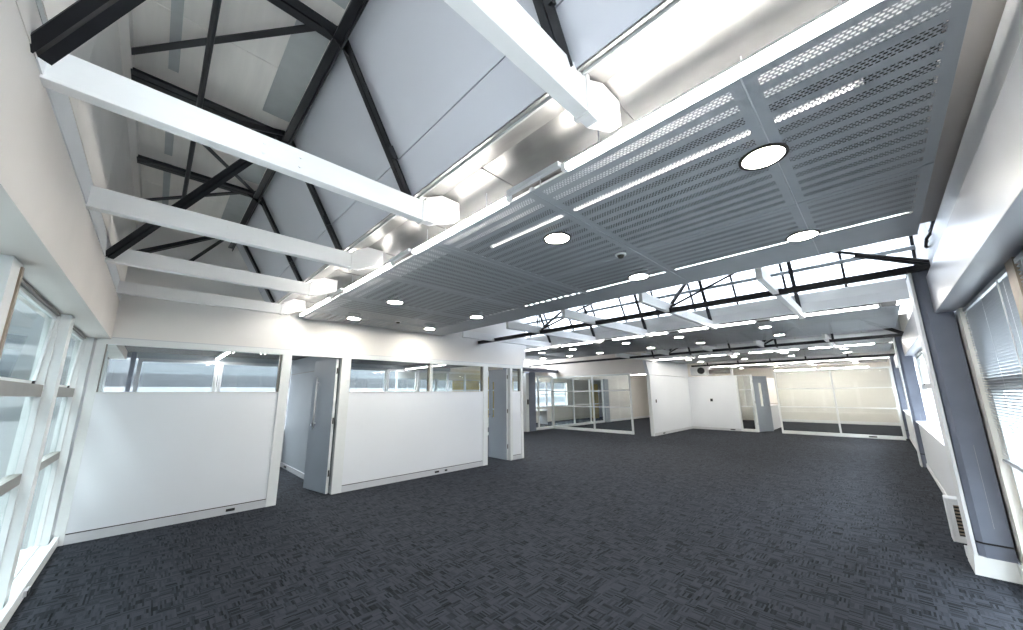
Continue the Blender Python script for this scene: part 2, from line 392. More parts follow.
member('diagonal_brace', foot(TY[2])+Vector((-.004, -.165, -.05)), node(TY[1])+Vector((0, -.08, .0)), 'twin', .036, 'heavy twin black brace rising out of the top left corner of the photo', 'steel brace', G)
member('diagonal_brace', foot(TY[2])-Vector((0, -.03, .035)), node(TY[3]), 'angle', .045, 'black brace stub showing under the wall end of the second white beam', 'steel brace', G)
member('diagonal_brace', foot(TY[4])-Vector((0, .08, .03)), node(TY[3])-Vector((0, .03, 0)), 'twin', .042, 'heavy black brace rising from the wall end of the fourth white beam', 'steel brace', G)
member('diagonal_brace', foot(TY[4])-Vector((0, -.03, .035)), node(TY[5]), 'angle', .045, 'black brace showing between the third and fourth white beams', 'steel brace', G)
member('diagonal_brace', Vector((.09, 6.60, 3.41)), node(TY[5]), 'angle', .05, 'short black brace ending against the gable wall between the third and fourth beams', 'steel brace', G)
G = 'thin wind braces under the ceiling'
def cn(y): return Vector((-.405, y, ZR-.02))
member('wind_brace', cn(3.24), node(TY[2])+Vector((-.03, 0, 0)), 'angle', .042, 'thin black wind brace crossing level behind the second white beam, top left', 'steel brace', G)
member('wind_brace', cn(3.50), node(TY[4])+Vector((-.03, 0, 0)), 'angle', .038, 'thin black wind brace slanting down behind the heavy brace', 'steel brace', G)
member('wind_brace', cn(5.85), node(TY[4])+Vector((-.03, 0, 0)), 'angle', .038, 'thin black wind brace lying just above the third white beam', 'steel brace', G)

for k in (1, 2, 3):
    dx = P*k; yend = {1: YP, 2: 10.9, 3: 6.2}[k]; nm = BAYN[k]
    tag(MB().box(-.99+dx, -.94+dx, -.55, yend, 2.785, 2.85).box(-1.0+dx, -.93+dx, -.55, yend, 2.845, 2.857).build('bottom_chord', BLACK),
        {1: 'black steel chord crossing the room in front of the bright roof glazing', 2: 'second black steel chord crossing the room below the far downlights',
         3: 'third black steel chord far back above the glazed end wall'}[k], 'steel beam')
    tag(MB().angle((XR+dx, -.6, ZR-.03), (XR+dx, yend, ZR-.03), .07).build('ridge_purlin', BLACK), f'black ridge purlin at the top of the {nm} roof bay glazing', 'steel beam')
    for i, y in enumerate(TY[1:], 1):
        r = empty('steel_truss', (XR+dx, y+.03, ZR)); tag(r, f'black rafter {ORD[i-1]} from the right wall in the {nm} roof bay', 'roof truss', f'black rafters of the {nm} bay')
        MB().bar((XR+dx, y+.03, ZR), (XV+dx, y+.03, ZV), .055, .03, upv=(1, 0, .6)).build('rafter', BLACK, r)
        if k == 1: MB().poly([(XR-.10+dx, y+.03, ZR-.05), (XR+.02+dx, y+.03, ZR+.03), (XR+.10+dx, y+.03, ZR-.16)], (0, .008, 0)).build('gusset_plate', BLACK, r)
    if k < 3:
        for j, (fy, ny) in enumerate(((-.60, .715), (2.07, .715), (2.07, 3.37), (2.07, 2.07), (4.67, 3.37), (4.67, 6.05), (4.67, 4.67))):
            side = 'rising straight to its rafter' if fy == ny else ('leaning towards the right wall' if ny < fy else 'leaning away from the right wall')
            at = {-.60: 'right wall end', 2.07: 'near foot', 4.67: 'far foot'}[fy]
            member('diagonal_brace', foot(fy, dx), node(ny, dx), 'twin', .034, f'black brace, {["", "first", "second"][k]} crossing chord, {at}, {side}', 'steel brace', f'black braces of the {nm} bay')

# ------------------------------------------------------------------ saw-tooth glazing and roof of bays 2-4, valley linings of all bays
YT = {0: (-.62, YP), 1: (-.62, 11.4), 2: (-.62, 11.4), 3: (-.62, 11.4)}
for k in (1, 2, 3):
    dx = P*k; y0, y1 = YT[k]
    w = empty(f'window_{k+20}', (XV+dx, 3, 2.95)); struct(w, f'steep row of {"roof glazing" if k == 1 else "pale roof boarding"} in the {BAYN[k]} roof bay', 'roof window')
    slab(.0, .80, .09, .097, y0, y1, dx).build('glass_pane' if k == 1 else 'lining_board', ROOFGLASS if k == 1 else LILAC, w)
    ys = [-.6+.735*i for i in range(int((y1+.6)/.735)+1)]
    for y in ys: slab(-.02, .80, .055, .10, y-.017, y+.017, dx).build('glazing_bar', BLACK if k == 1 else GREYPAINT, w)
    MB().bar(slope_pt(.41, .03, dx, y0), slope_pt(.41, .03, dx, y1), .055, .045, tuple(nrm)).build('glazing_rail', INGREY, w)
    slab(.79, 1.0, .04, .10, y0, y1, dx).build('upstand', WHITE, w)
    box(XV+dx+.0, XV+dx+.03, y0, y1, 2.872, 3.12).build('fascia', WHITE, w)
    # roof slope
    r = MB().poly([(-1.85+dx, y0, 3.16), (XR+dx+.06, y0, 4.0), (XR+dx+.06, y0, 4.06), (-1.85+dx, y0, 3.22)], (0, y1-y0, 0)).build(f'ceiling_{k+1}', BEIGE)
    struct(r, f'pale sloping roof lining of the {BAYN[k]} roof bay', 'ceiling')
for k in (0, 1, 2, 3):
    dx = P*k; y0, y1 = YT[k]
    g = MB()
    g.poly([(XV+dx+.045, y0, 2.955), (1.34+dx, y0, 3.06), (1.98+dx, y0, 3.06), (1.98+dx, y0, 3.07), (1.33+dx, y0, 3.07), (XV+dx+.045, y0, 2.965)], (0, y1-y0, 0))
    for i in range(int((y1-y0)/.9)):
        yy = y0+.45+.9*i; g.box(1.34+dx, 1.98+dx, yy, yy+.012, 3.052, 3.06)
    struct(MB().box(1.735+dx, 1.97+dx, max(y0, -.42), y1, 3.03, 3.045).build(f'trim_{k+40}', WHITE), f'added white reflector board behind the {"nearest" if k == 0 else BAYN[k]} row of tube lights', 'reflector board')  # hidden white board added to brighten the first bands of holes
    struct(MB().box(1.98+dx, 4.55+dx, -.44, y1, 3.16, 3.17).box(1.98+dx, 1.99+dx, -.44, y1, 3.06, 3.16).build(f'ceiling_{k+6}', GUTTER), f'dull zinc valley gutter above the {"nearest" if k == 0 else BAYN[k]} perforated strip', 'valley gutter')
    o = g.build(f'trim_{k+2}', GALV); struct(o, f'shiny galvanised valley sheet above the {"nearest" if k == 0 else BAYN[k]} light strip', 'valley lining')

struct(box(1.6, 4.55, -.62, -.425, 3.02, 3.17).build('trim_8', BEIGE), 'beige boxing between the perforated ceiling and the right wall', 'boxing')

struct(box(23.55, 24.7, -.85, 14.0, 3.16, 3.24).build('ceiling_10', CREAM), 'cream ceiling strip at the far end of the room', 'ceiling')

# ------------------------------------------------------------------ perforated suspended ceiling panels, tubes and downlights
PX0, PX1, PZ = 1.555, 4.35, 2.878
PANEL_Y = {0: [-.41, .22, 1.40, 2.52, 3.66, 4.80, 5.94, YP-.003], 1: [-.41, 1.0, 2.4, 3.8, 5.2, 6.6, 8.0, 9.4], 2: [-.41, 1.3, 2.95, 4.6, 6.19], 3: [-.41, 1.3, 2.95, 4.6, 6.19]}
PMAT = {}
def panel(x0, x1, y0, y1, k, along_y, label, group):
    sol = 3.80-(x0+x1)/2 if (k == 0 and x0 > 2.9) else 9.0
    key = (round(x1-x0, 2), round(y1-y0, 2), along_y, sol)
    if key not in PMAT: PMAT[key] = perforated('perforated_sheet', along_y, x1-x0, y1-y0, sol)
    o = MB().box(x0+.003, x1-.003, y0+.003, y1-.003, PZ, PZ+.004).build('perforated_panel', PMAT[key])
    return tag(o, label, 'ceiling panel', group)
for k, ys in PANEL_Y.items():
    dx = P*k; nm = 'nearest' if k == 0 else BAYN[k]
    for i, (a, b) in enumerate(zip(ys[:-1], ys[1:])):
        if k == 0:
            cut = 3.0
            for h, (x0, x1) in enumerate(((PX0, cut), (cut, PX1))):
                panel(x0+dx, x1+dx, a, b, k, i < 3 or (i % 2 == 0 and h == 0), f'perforated panel {ORD[i]} from the right wall, {"tube side" if h == 0 else "far side"} of nearest ceiling strip', 'perforated panels of the nearest ceiling strip')
        else:
            panel(PX0+dx, PX1+dx, a, b, k, True, f'perforated panel {ORD[i]} from the right wall in the {nm} ceiling strip', f'perforated panels of the {nm} ceiling strip')
    # edge angle, hangers
    e = empty('panel_frame', (3+dx, 3, PZ)); tag(e, f'thin silver frame and hangers carrying the {nm} perforated ceiling strip', 'ceiling frame')
    for x in (PX1-.004,): MB().box(x+dx, x+dx+.012, ys[0], ys[-1], PZ-.003, PZ+.007).build('edge_rail', ALU, e)
    for y in ys: MB().box(PX0+dx, PX1+dx, max(ys[0], y-.012), min(ys[-1], y+.012), PZ+.006, PZ+.03).build('cross_rail', ALU, e)
    for y in ys[1:-1]:
        for x in (PX0+.1, PX1-.1): MB().cyl((x+dx, y, PZ+.03), (x+dx, y, 3.10), .004, 6).build('hanger_wire', ALU, e)

def luminaire(x, y0, y1, z, label, group):
    r = empty('tube_light', (x, (y0+y1)/2, z)); tag(r, label, 'tube light', group)
    MB().cyl((x, y0+.03, z), (x, y1-.03, z), (.013 if group else .008), 12).build('tube', TUBEM if group else TUBED, r, smooth=True)
    body = MB().extr([(-.012, .019), (.012, .019), (.010, .034), (-.010, .034)], (x, y0, z), (x, y1, z)).build('batten_body', WHITE, r)
    for y in (y0, y1-.03): MB().box(x-.016, x+.016, y, y+.03, z-.016, z+.019).build('end_cap', WHITE, body)
    for y in (y0+.25, y1-.25): MB().cyl((x, y, z+.034), (x, y, 3.045), .004, 6).build('hanger_wire', ALU, r)
    return r
TUBES = {0: [(-.35, 1.13), (1.57, 2.88), (3.27, 4.59), (5.05, 6.52)],
         1: [(-.2, 1.25), (1.45, 2.9), (3.1, 4.5), (4.75, 6.1), (6.35, 7.75)],
         2: [(-.1, 1.4), (1.6, 3.0), (3.25, 4.6), (4.8, 6.1)], 3: [(-.1, 1.4), (1.6, 3.0), (3.25, 4.6), (4.8, 6.1)]}
for k, tt in TUBES.items():
    nm = 'nearest' if k == 0 else BAYN[k]
    for i, (a, b) in enumerate(tt):
        luminaire(1.542+P*k, a, b, 2.899, f'glowing white tube light, {ORD[i]} from the right wall along the {nm} ceiling strip', f'tube lights of the {nm} ceiling strip')
    for i, ((a, b), (c, d)) in enumerate(zip(tt[:-1], tt[1:])):
        tag(MB().box(1.50+P*k, 1.53+P*k, b+.002, c-.002, 2.905, 2.935).build('wiring_channel', ALU), f'grey channel between the {ORD[i]} and {ORD[i+1]} tube lights of the {nm} strip', 'wiring channel', f'wiring channels of the {nm} strip')
luminaire(2.10, -.15, 2.4, 2.97, 'tube light glimpsed through the holes of the nearest perforated panels', None)

def downlight(x, y, label, group):
    r = empty('downlight', (x, y, PZ)); tag(r, label, 'downlight', group)
    MB().ring((x, y), .098, .116, PZ-.007, PZ+.003, 40).build('bezel', BEZEL, r, smooth=False)
    hs = MB().cyl((x, y, PZ+.006), (x, y, PZ+.09), .10, 24).build('housing', BEZEL, r)
    MB().cyl((x, y, PZ-.004), (x, y, PZ-.001), .099, 40).build('lens', DOWNM, hs)
DLY = {0: [.27, 1.72, 4.60, 6.07], 1: [1.45, 3.15, 4.5, 6.2, 7.4, 8.6], 2: [.6, 2.1, 3.6, 5.2], 3: [.6, 2.1, 3.6, 5.2]}
for k, ys in DLY.items():
    nm = 'nearest' if k == 0 else BAYN[k]
    for h, x in enumerate((2.232, 3.69)):
        for i, y in enumerate(ys):
            downlight(x+P*k, y, f'round downlight {ORD[i]} from the right wall, {"tube side" if h == 0 else "far side"} row, {nm} ceiling strip', f'downlights of the {nm} ceiling strip')
def detector(x, y, label):
    r = empty('smoke_detector', (x, y, PZ)); tag(r, label, 'smoke detector', 'smoke detectors')
    MB().cyl((x, y, PZ-.012), (x, y, PZ-.0005), .05, 24).build('base', WHITE, r)
    MB().cyl((x, y, PZ-.035), (x, y, PZ-.013), .022, 20, .034).build('sensor_head', BEZEL, r)
detector(2.945, 1.53, 'small white smoke detector between four downlights in the middle of the perforated ceiling')
detector(2.90, 5.82, 'small smoke detector at the far end of the perforated ceiling near the partition')

# ------------------------------------------------------------------ office partition
pt = empty('wall_partition', (3, YP+.05, 0)); struct(pt, 'white office partition with a glazed band along its top and two doorways', 'partition wall')
y0, y1 = YP, YP+.09
def pbox(n, mt, x0, x1, z0, z1, a=0, b=0, bevel=0): return MB().box(x0, x1, y0+a, y1-b, z0, z1).build(n, mt, pt, bevel=bevel)
ZG = 1.655
pbox('top_rail', ALUW, -.58, 6.91, 2.257, 2.335, -.004)
for (a, b) in ((-.58, -.50), (1.385, 1.515), (2.295, 2.455), (5.555, 5.695), (6.44, 6.52), (6.83, 6.91)):
    pbox('post', ALUW, a, b, 0, 2.257, -.006)
for (a, b) in ((-.50, 1.385), (2.455, 5.555), (6.52, 6.83)):
    pbox('white_panel', WBOARD, a, b, .112, ZG, .008, .008)
    pbox('skirting_rail', ALU, a, b, 0, .098, 0)
    pbox('shadow_gap', DARK, a, b, .098, .112, .02, .02)
    pbox('glazing_sill', ALUW, a, b, ZG, ZG+.016, -.002)
for (a, b) in ((-.50, 1.385), (2.455, 4.10), (4.155, 5.555), (6.52, 6.83)):
    pbox('glass_pane', GLASSP, a+.003, b-.003, ZG+.016, 2.257, .055, .027)
    for (c, d) in ((a, a+.012), (b-.03, b)): pbox('gasket', BRONZE, c, d, ZG+.016, 2.257, .03, .01)
pbox('mullion', ALUW, 4.10, 4.155, ZG+.016, 2.257, -.002)
for x, w, wh in ((.97, .10, 'left of the first doorway'), (4.33, .10, 'by the second doorway, left of two'), (4.55, .06, 'by the second doorway, right of two')):
    tag(MB().box(x-w/2, x+w/2, YP-.012, YP-.0005, .035, .07).build('power_outlet', DARK, None, bevel=.003), f'black power outlet on the partition skirting {wh}', 'power outlet', 'outlets on the skirting')

# doors: hinged leaves standing open into the offices
def door_leaf(name, hinge, tip, label, vision=None, handle=True):
    hx, hy = hinge; d = Vector((tip[0]-hx, tip[1]-hy, 0)); L = d.length; d.normalize(); n = Vector((-d.y, d.x, 0))
    r = empty(name, (hx, hy, 0)); struct(r, label, 'door')
    def q(a, b, z): return Vector((hx, hy, z))+d*a+n*b
    def blk(nm, mt, a0, a1, b0, b1, z0, z1):
        pts = [tuple(q(a0, b0, z0)), tuple(q(a1, b0, z0)), tuple(q(a1, b1, z0)), tuple(q(a0, b1, z0))]
        return MB().poly(pts, (0, 0, z1-z0)).build(nm, mt, r)
    if vision:
        a, b, z0, z1 = vision
        for v in ((0, a, .012, 2.235), (b, L, .012, 2.235), (a, b, .012, z0), (a, b, z1, 2.235)): blk('leaf', DOORGREY, v[0], v[1], 0, .042, v[2], v[3])
        blk('vision_pane', GLASSP, a, b, .018, .024, z0, z1)
    else: blk('leaf', DOORGREY, 0, L, 0, .042, .012, 2.235)
    blk('edge_strip', ALUW, -.004, .0, -.001, .043, .012, 2.235)
    for z in (.28, 1.13, 1.98):
        MB().cyl(tuple(q(-.014, .021, z)), tuple(q(-.014, .021, z+.10)), .011, 10).build('hinge', DARK, r)
    return r, q
d1, q = door_leaf('door_1', (2.262, YP+.06), (2.13, YP+.80), 'blue grey door standing open into the first office')
for sgn in (-1, 1):
    b = .021+sgn*.06
    mb = MB().cyl(tuple(q(.54, b, 1.03)), tuple(q(.54, b, 1.93)), .014, 14)
    for z in (1.12, 1.84): mb.cyl(tuple(q(.54, .021, z)), tuple(q(.54, b, z)), .009, 10)
    mb.build('pull_handle', ALUW, d1, smooth=True)
MB().cyl(tuple(q(.60, -.05, 1.10)), tuple(q(.60, .09, 1.10)), .022, 16).build('lock', CHROME, d1)
d2, q = door_leaf('door_2', (6.41, YP+.06), (6.44, YP+.78), 'blue grey door with a narrow glass strip standing open into the second office', vision=(.50, .60, 1.0, 1.92))
MB().cyl(tuple(q(.66, -.06, 1.08)), tuple(q(.66, .10, 1.08)), .016, 14).build('lever_handle', CHROME, d2)

# offices behind the partition
wo = empty('wall_offices', (3, 8.5, 0)); struct(wo, 'grey inner walls and dark ceiling of the offices behind the partition', 'wall')
box(2.32, 2.40, YP+.09, 10.1, 0, 2.45).build('dividing_wall', INGREY, wo)
box(2.305, 2.32, YP+.10, 10.1, 0, .10).build('skirting', ALU, wo)
box(2.312, 2.32, YP+.10, 10.1, 2.105, 2.118).build('wall_bead', BRONZE, wo)
box(-.8, 6.95, YP+.09, 10.1, 2.47, 2.55).build('office_ceiling', DARKCEIL, wo)
box(-.8, 7.0, 10.1, 10.2, 0, .85).build('back_spandrel', INGREY, wo)
box(-.8, 7.0, 10.1, 10.2, 2.36, 3.2).build('back_header', INGREY, wo)
box(-.40, -.335, 10.0, 10.1, 0, 2.47).build('corner_post', BLUEGREY, wo)
tag(MB().box(2.290, 2.304, 9.55, 9.70, .035, .07).build('power_outlet', DARK), 'small black power outlet on the inner skirting seen through the first doorway', 'power outlet', 'outlets on the skirting')

def office_light(x, y0, y1, z, label):
    r = empty('office_tube_light', (x, (y0+y1)/2, z)); tag(r, label, 'tube light', 'office tube lights')
    MB().box(x-.03, x+.03, y0, y1, z, z+.05).build('fitting_body', WHITE, r)
    MB().box(x-.025, x+.025, y0+.01, y1-.01, z-.008, z-.0005).build('tube', TUBEM, r)
    for y in (y0+.1, y1-.1): MB().cyl((x, y, z+.05), (x, y, 2.47), .004, 6).build('hanger_wire', ALU, r)
office_light(.87, 8.3, 10.0, 2.40, 'small tube light under the dark ceiling of the first office')
office_light(5.33, 7.95, 10.0, 2.37, 'tube light hanging in the second office behind the glazed band')

for x, ya, yb, lab in ((15.6, 7.3, 9.0, 'added tube light brightening the near half of the meeting room'), (15.6, 9.2, 10.8, 'added tube light brightening the far half of the meeting room'), (20.6, 7.0, 10.6, 'long tube light added beyond the meeting room'),  # meeting room tubes are added fittings to brighten its dark interior
                       (23.2, .2, 1.9, 'tube light before the far cream wall, nearer the right wall'), (23.2, 2.1, 3.8, 'tube light before the far cream wall, by the counter'), (16.0, 12.0, 13.4, 'added tube light behind the meeting room glass')):
    r = empty('far_tube_light', (x, (ya+yb)/2, 2.68)); tag(r, lab, 'tube light', 'far room tube lights')
    MB().box(x-.03, x+.03, ya, yb, 2.68, 2.73).build('fitting_body', WHITE, r); MB().box(x-.025, x+.025, ya+.01, yb-.01, 2.665, 2.679).build('tube', TUBEM, r)
    for y in (ya+.1, yb-.1): MB().cyl((x, y, 2.73), (x, y, 3.0 if y < 11.3 else 2.75), .004, 6).build('hanger_wire', ALU, r)

# ------------------------------------------------------------------ windows
def window(name, axis, plane, a0, a1, z0, z1, rails, label, room=1, sash=None, fm=ALUW, depth=.06, rail_m=None, fr=.05, glass_m=None):
    """framed window in the plane axis=plane; room = +1/-1 direction of the room; rails = [(z0,z1)]"""
    am = (a0+a1)/2; r = empty(name, (plane, am, z0) if axis == 'x' else (am, plane, z0)); struct(r, label, 'window')
    cur = [r]
    def bx(nm, mt, p0, p1, b0, b1, c0, c1, shear=0):
        lo, hi = sorted((plane+room*p0, plane+room*p1))
        mb = MB()
        if axis == 'x': mb.box(lo, hi, b0, b1, c0, c1)
        else: mb.box(b0, b1, lo, hi, c0, c1)
        if shear:
            i = 0 if axis == 'x' else 1; out = []
            for v in mb.v:
                v = list(v); v[i] -= room*shear*(z1-v[2]); out.append(tuple(v))
            mb.v = out
        return mb.build(nm, mt, cur[0])
    for nm, b0, b1, c0, c1 in (('jamb', a0, a0+fr, z0, z1), ('jamb', a1-fr, a1, z0, z1), ('head_rail', a0+fr, a1-fr, z1-fr, z1), ('bottom_rail', a0+fr, a1-fr, z0, z0+fr)):
        bx(nm, (rail_m or fm) if nm == 'head_rail' else fm, 0, depth, b0, b1, c0, c1)
    zs = [z0+fr]
    for (u, v) in rails: bx('transom_rail', rail_m or fm, 0, depth, a0+fr, a1-fr, u, v); zs += [u, v]
    zs.append(z1-fr)
    for j in range(0, len(zs), 2):
        u, v = zs[j], zs[j+1]
        if sash and j == len(zs)-2:
            sh = sash
            sm = MB()
            for b0, b1, c0, c1 in ((a0+fr+.003, a0+fr+.028, u+.003, v-.003), (a1-fr-.028, a1-fr-.003, u+.003, v-.003), (a0+fr+.028, a1-fr-.028, u+.003, u+.028), (a0+fr+.028, a1-fr-.028, v-.028, v-.003)):
                lo, hi = sorted((plane+room*.012, plane+room*.045)); t = MB()
                if axis == 'x': sm.box(lo, hi, b0, b1, c0, c1)
                else: sm.box(b0, b1, lo, hi, c0, c1)
            ii = 0 if axis == 'x' else 1
            sm.v = [tuple(q - (room*sh*(z1-vv[2]) if n_ == ii else 0) for n_, q in enumerate(vv)) for vv in sm.v]
            so = sm.build('sash', fm, r); cur[0] = so
            bx('glass_pane', glass_m or GLASS, .022, .028, a0+fr+.028, a1-fr-.028, u+.028, v-.028, sh)
            for b in (a0+fr+.12, a1-fr-.12): bx('latch', DARK, .0455, .06, b-.015, b+.015, u+.002, u+.03, sh)
            cur[0] = r
        else: bx('glass_pane', glass_m or GLASS, .02, .026, a0+fr, a1-fr, u, v)
    return r
LW = [(1.25, 3.02), (3.20, 4.90), (5.06, 6.58), (7.0, 8.45), (8.6, 9.9)]
for i, (a, b) in enumerate(LW):
    window(f'window_{i+1}', 'x', -.72, a, b, .046, 2.315, [(.94, 1.02), (1.617, 1.712)],
           f'left wall window with an open top sash, {ORD[i]} from the camera', 1, sash=.05, rail_m=BRONZE, fr=.02, glass_m=SIDEGLASS)
for i, (a, b) in enumerate(((1.07, 1.25), (3.02, 3.20), (4.90, 5.06), (6.58, 7.0), (8.45, 8.6))):
    t = empty(f'trim_{i+10}', (-.65, (a+b)/2, .105)); struct(t, f'white window post {ORD[i]} from the camera on the left wall', 'window post')
    MB().box(-.74, -.60, a, b, .046, 2.318).build('post', ALUW, t)
    if i == 1: MB().box(-.60, -.592, b-.035, b+.002, .105, 2.30).build('edge_strip', TAN, t)  # brown cast of a warm reflection, put in as a tan strip
struct(MB().box(-.74, -.575, -1.2, YP, 0, .045).box(-.575, -.54, -1.2, YP, 0, .105).build('baseboard_left', ALUW), 'white raised sill along the foot of the left windows', 'sill')
struct(MB().box(-.74, -.54, YP+.09, 10.1, 0, .105).build('baseboard_office', ALUW), 'white raised sill along the office windows', 'sill')
struct(MB().box(-.9, -.7, -1.2, -1.0, 0, 2.32).build('wall_corner', BEIGE), 'corner of the left wall behind the camera', 'wall')
r = empty('floor_outlet', (-.53, 5.15, .05)); tag(r, 'black cable outlet clipped to the front of the left window sill', 'power outlet')
MB().box(-.54, -.522, 5.10, 5.20, .03, .075).build('housing', ALU, r); MB().box(-.522, -.516, 5.11, 5.19, .037, .068).build('socket', DARK, r)

# right hand windows (behind blinds)
RW = [(-.3, 1.6), (1.75, 3.40), (3.56, 5.22)]
for i, (a, b) in enumerate(RW):
    window(f'window_{i+6}', 'y', -.74, a, b, .15, 2.345, [(1.60, 1.70)], f'right wall window behind a venetian blind, {ORD[2-i]} from the near column', 1, fr=.05, rail_m=ALU)
for i, (a, b, mt) in enumerate(((1.6, 1.75, ALUW), (3.40, 3.56, TAN), (5.22, 5.77, CREAM))):
    t = MB().box(a, b, -.74, -.64 if i < 2 else -.625, .15, 2.345).build(f'trim_{i+16}', mt); struct(t, f'window post {ORD[2-i]} from the near column on the right wall', 'window post')
struct(MB().box(-1.0, 5.38, -.80, -.60, 0, .15).build('baseboard_right', ALUW), 'white raised sill at the foot of the right windows', 'sill')
struct(MB().box(-1.0, -.3, -.85, -.7, 0, 2.345).build('wall_corner_right', WHITE), 'corner of the right wall behind the camera', 'wall')
for i, (a, b) in enumerate(((5.78, 7.4), (7.55, 9.6), (9.75, 11.72), (12.15, 14.0), (14.1, 16.0), (16.1, 18.0))):
    window(f'window_{i+30}', 'y', -.70, a, b, .95, 2.345, [(1.62, 1.70)], f'right wall window beyond the near column, {ORD[i]} along', 1, sash=.04, fr=.05)
def blind(x0, x1, zt, zb, y, label):
    r = empty('venetian_blind', ((x0+x1)/2, y, zb)); tag(r, label, 'venetian blind', 'venetian blinds')
    MB().box(x0, x1, y-.014, y+.014, zt-.028, zt).build('head_rail', SLAT, r)
    MB().box(x0, x1, y-.012, y+.012, zb, zb+.02).build('bottom_rail', ALU, r)
    mb = MB(); z = zb+.035
    while z < zt-.035:
        mb.extr([(-.0110, .0075), (0, .0004), (.0110, -.0067), (.0110, -.0075), (0, -.0008), (-.0110, .0067)], (x0+.004, y, z), (x1-.004, y, z)); z += .0225
    mb.build('slats', SLAT, r)
    for x in (x0+.12, (x0+x1)/2, x1-.12): MB().box(x-.004, x+.004, y+.013, y+.0135, zb+.02, zt-.028).build('ladder_tape', WHITE, r)
    MB().cyl((x0+.2, y+.022, zt-.03), (x0+.2, y+.022, zt-.75), .004, 8).build('tilt_wand', WHITE, r)
blind(3.58, 5.19, 2.325, 1.0, -.655, 'venetian blind half covering the right window beside the near column')
blind(1.78, 3.38, 2.325, 1.0, -.655, 'venetian blind at the right edge of the photo, nearest the camera')
blind(-.25, 1.56, 2.325, 1.0, -.655, 'venetian blind on the right wall window behind the camera')

# ------------------------------------------------------------------ columns
def column(x0, label, plinth=True, y=-.375, ztop=2.785, x1=None):
    x1 = x1 or x0+.36
    r = empty('steel_column', ((x0+x1)/2, y-.12, 0)); tag(r, label, 'column', 'blue grey columns along the right wall')
    MB().poly([(x0+.03, y-.032, .0), (x0, y-.07, .0), (x0, y-.235, .0), (x1, y-.235, .0), (x1, y-.032, .0)], (0, 0, .255)).build('shaft_base', BLUEGREY, r)
    MB().poly([(x0+.04, y-.032, .255), (x0+.012, y-.07, .255), (x0+.012, y-.235, .255), (x1-.01, y-.235, .255), (x1-.01, y-.032, .255)], (0, 0, .018)).build('shadow_joint', DARK, r)
    MB().poly([(x0+.03, y-.032, .273), (x0, y-.07, .273), (x0, y-.235, .273), (x1, y-.235, .273), (x1, y-.032, .273)], (0, 0, ztop-.273)).build('shaft', BLUEGREY, r)
    MB().box(x0, x1, y-.024, y, .0, ztop).build('white_edge', WHITE, r, bevel=.004)
    MB().box(x0-.002, x0-.0005, y-.153, y-.150, .4, 1.1).build('seam', SLAT, r)
    if plinth:
        MB().poly([(x0-.028, y+.02, 0), (x1, y+.02, 0), (x1, y+.002, .15), (x0-.002, y+.002, .15)], (0, -.245, 0)).build('plinth', ALUW, r)
    return r
column(5.385, 'large blue grey column by the blinds at the right edge')
column(11.76, 'second blue grey column along the right wall, past the heater', plinth=False)
column(18.13, 'farthest blue grey column where the glazed end wall meets the right wall', plinth=False)
# dark bracket at the head of the near column
for k, lab in ((1, 'black angle bracket at the head of the large near column'), (2, 'black angle bracket at the head of the second column')):
    r = empty('bracket', (5.4+P*(k-1), -.5, 2.79)); tag(r, lab, 'steel bracket', 'column head brackets'); ddx = P*(k-1)
    MB().twin((5.41+ddx, -.60, 2.80), (5.95+ddx, -.02, 3.22), .05).build('brace_arm', BLACK, r)
    MB().box(5.33+ddx, 5.72+ddx, -.61, -.37, 2.787, 2.80).build('bearing_plate', BLACK, r)

# heater on the right wall behind the near column
r = empty('wall_heater', (6.0, -.35, .1)); tag(r, 'white wall heater with a dark grille low behind the large column', 'heater')
hx0, hx1, ha, hb, z0, z1 = 5.92, 6.08, -.468, -.300, .10, .51
mb = MB().box(hx0, hx1, hb-.02, hb, z0, z1).box(hx0, hx1, ha, hb-.02, z1-.035, z1).box(hx0, hx1, ha, hb-.02, z0, z0+.035).box(hx0, hx0+.02, ha, hb-.02, z0+.035, z0+.06).box(hx0, hx0+.02, ha, hb-.02, z1-.06, z1-.035).box(hx0, hx0+.02, hb-.05, hb-.02, z0+.06, z1-.06).box(hx1-.02, hx1, ha, hb-.02, z0+.035, z1-.035)
mb.build('case', WHITE, r, bevel=.004)
mb = MB()
for i in range(9): mb.box(hx0+.005, hx0+.015, ha, hb-.052, z0+.075+i*.033, z0+.090+i*.033)
mb.build('grille', TAN, r); box(hx0+.03, hx1-.03, ha, hb-.03, z0+.04, z1-.04).build('core', DARK, r)
struct(MB().box(5.76, 5.90, -.44, -.36, 0, .09).build('baseboard_column', WHITE), 'short white skirting behind the large column', 'baseboard')
# little junction box and cable high by the right wall
r = empty('junction_box', (4.7, -.56, 3.1)); tag(r, 'dark junction box with a loose cable high above the right window header', 'junction box')
MB().box(4.60, 4.86, -.616, -.52, 3.02, 3.22).build('case', BLUEGREY, r, bevel=.006)
mb = MB(); pts = [Vector((4.75, -.55, 3.02)), Vector((4.85, -.50, 2.96)), Vector((5.0, -.50, 2.93)), Vector((5.15, -.52, 2.96)), Vector((5.28, -.56, 3.05))]
for a, b in zip(pts[:-1], pts[1:]): mb.cyl(tuple(a), tuple(b), .012, 8)
mb.build('cable', DARK, r)
tag(MB().box(4.35, 4.58, -.616, -.60, 2.99, 3.30).build('timber_block', TAN), 'tan timber block behind the junction box above the right header', 'timber block')

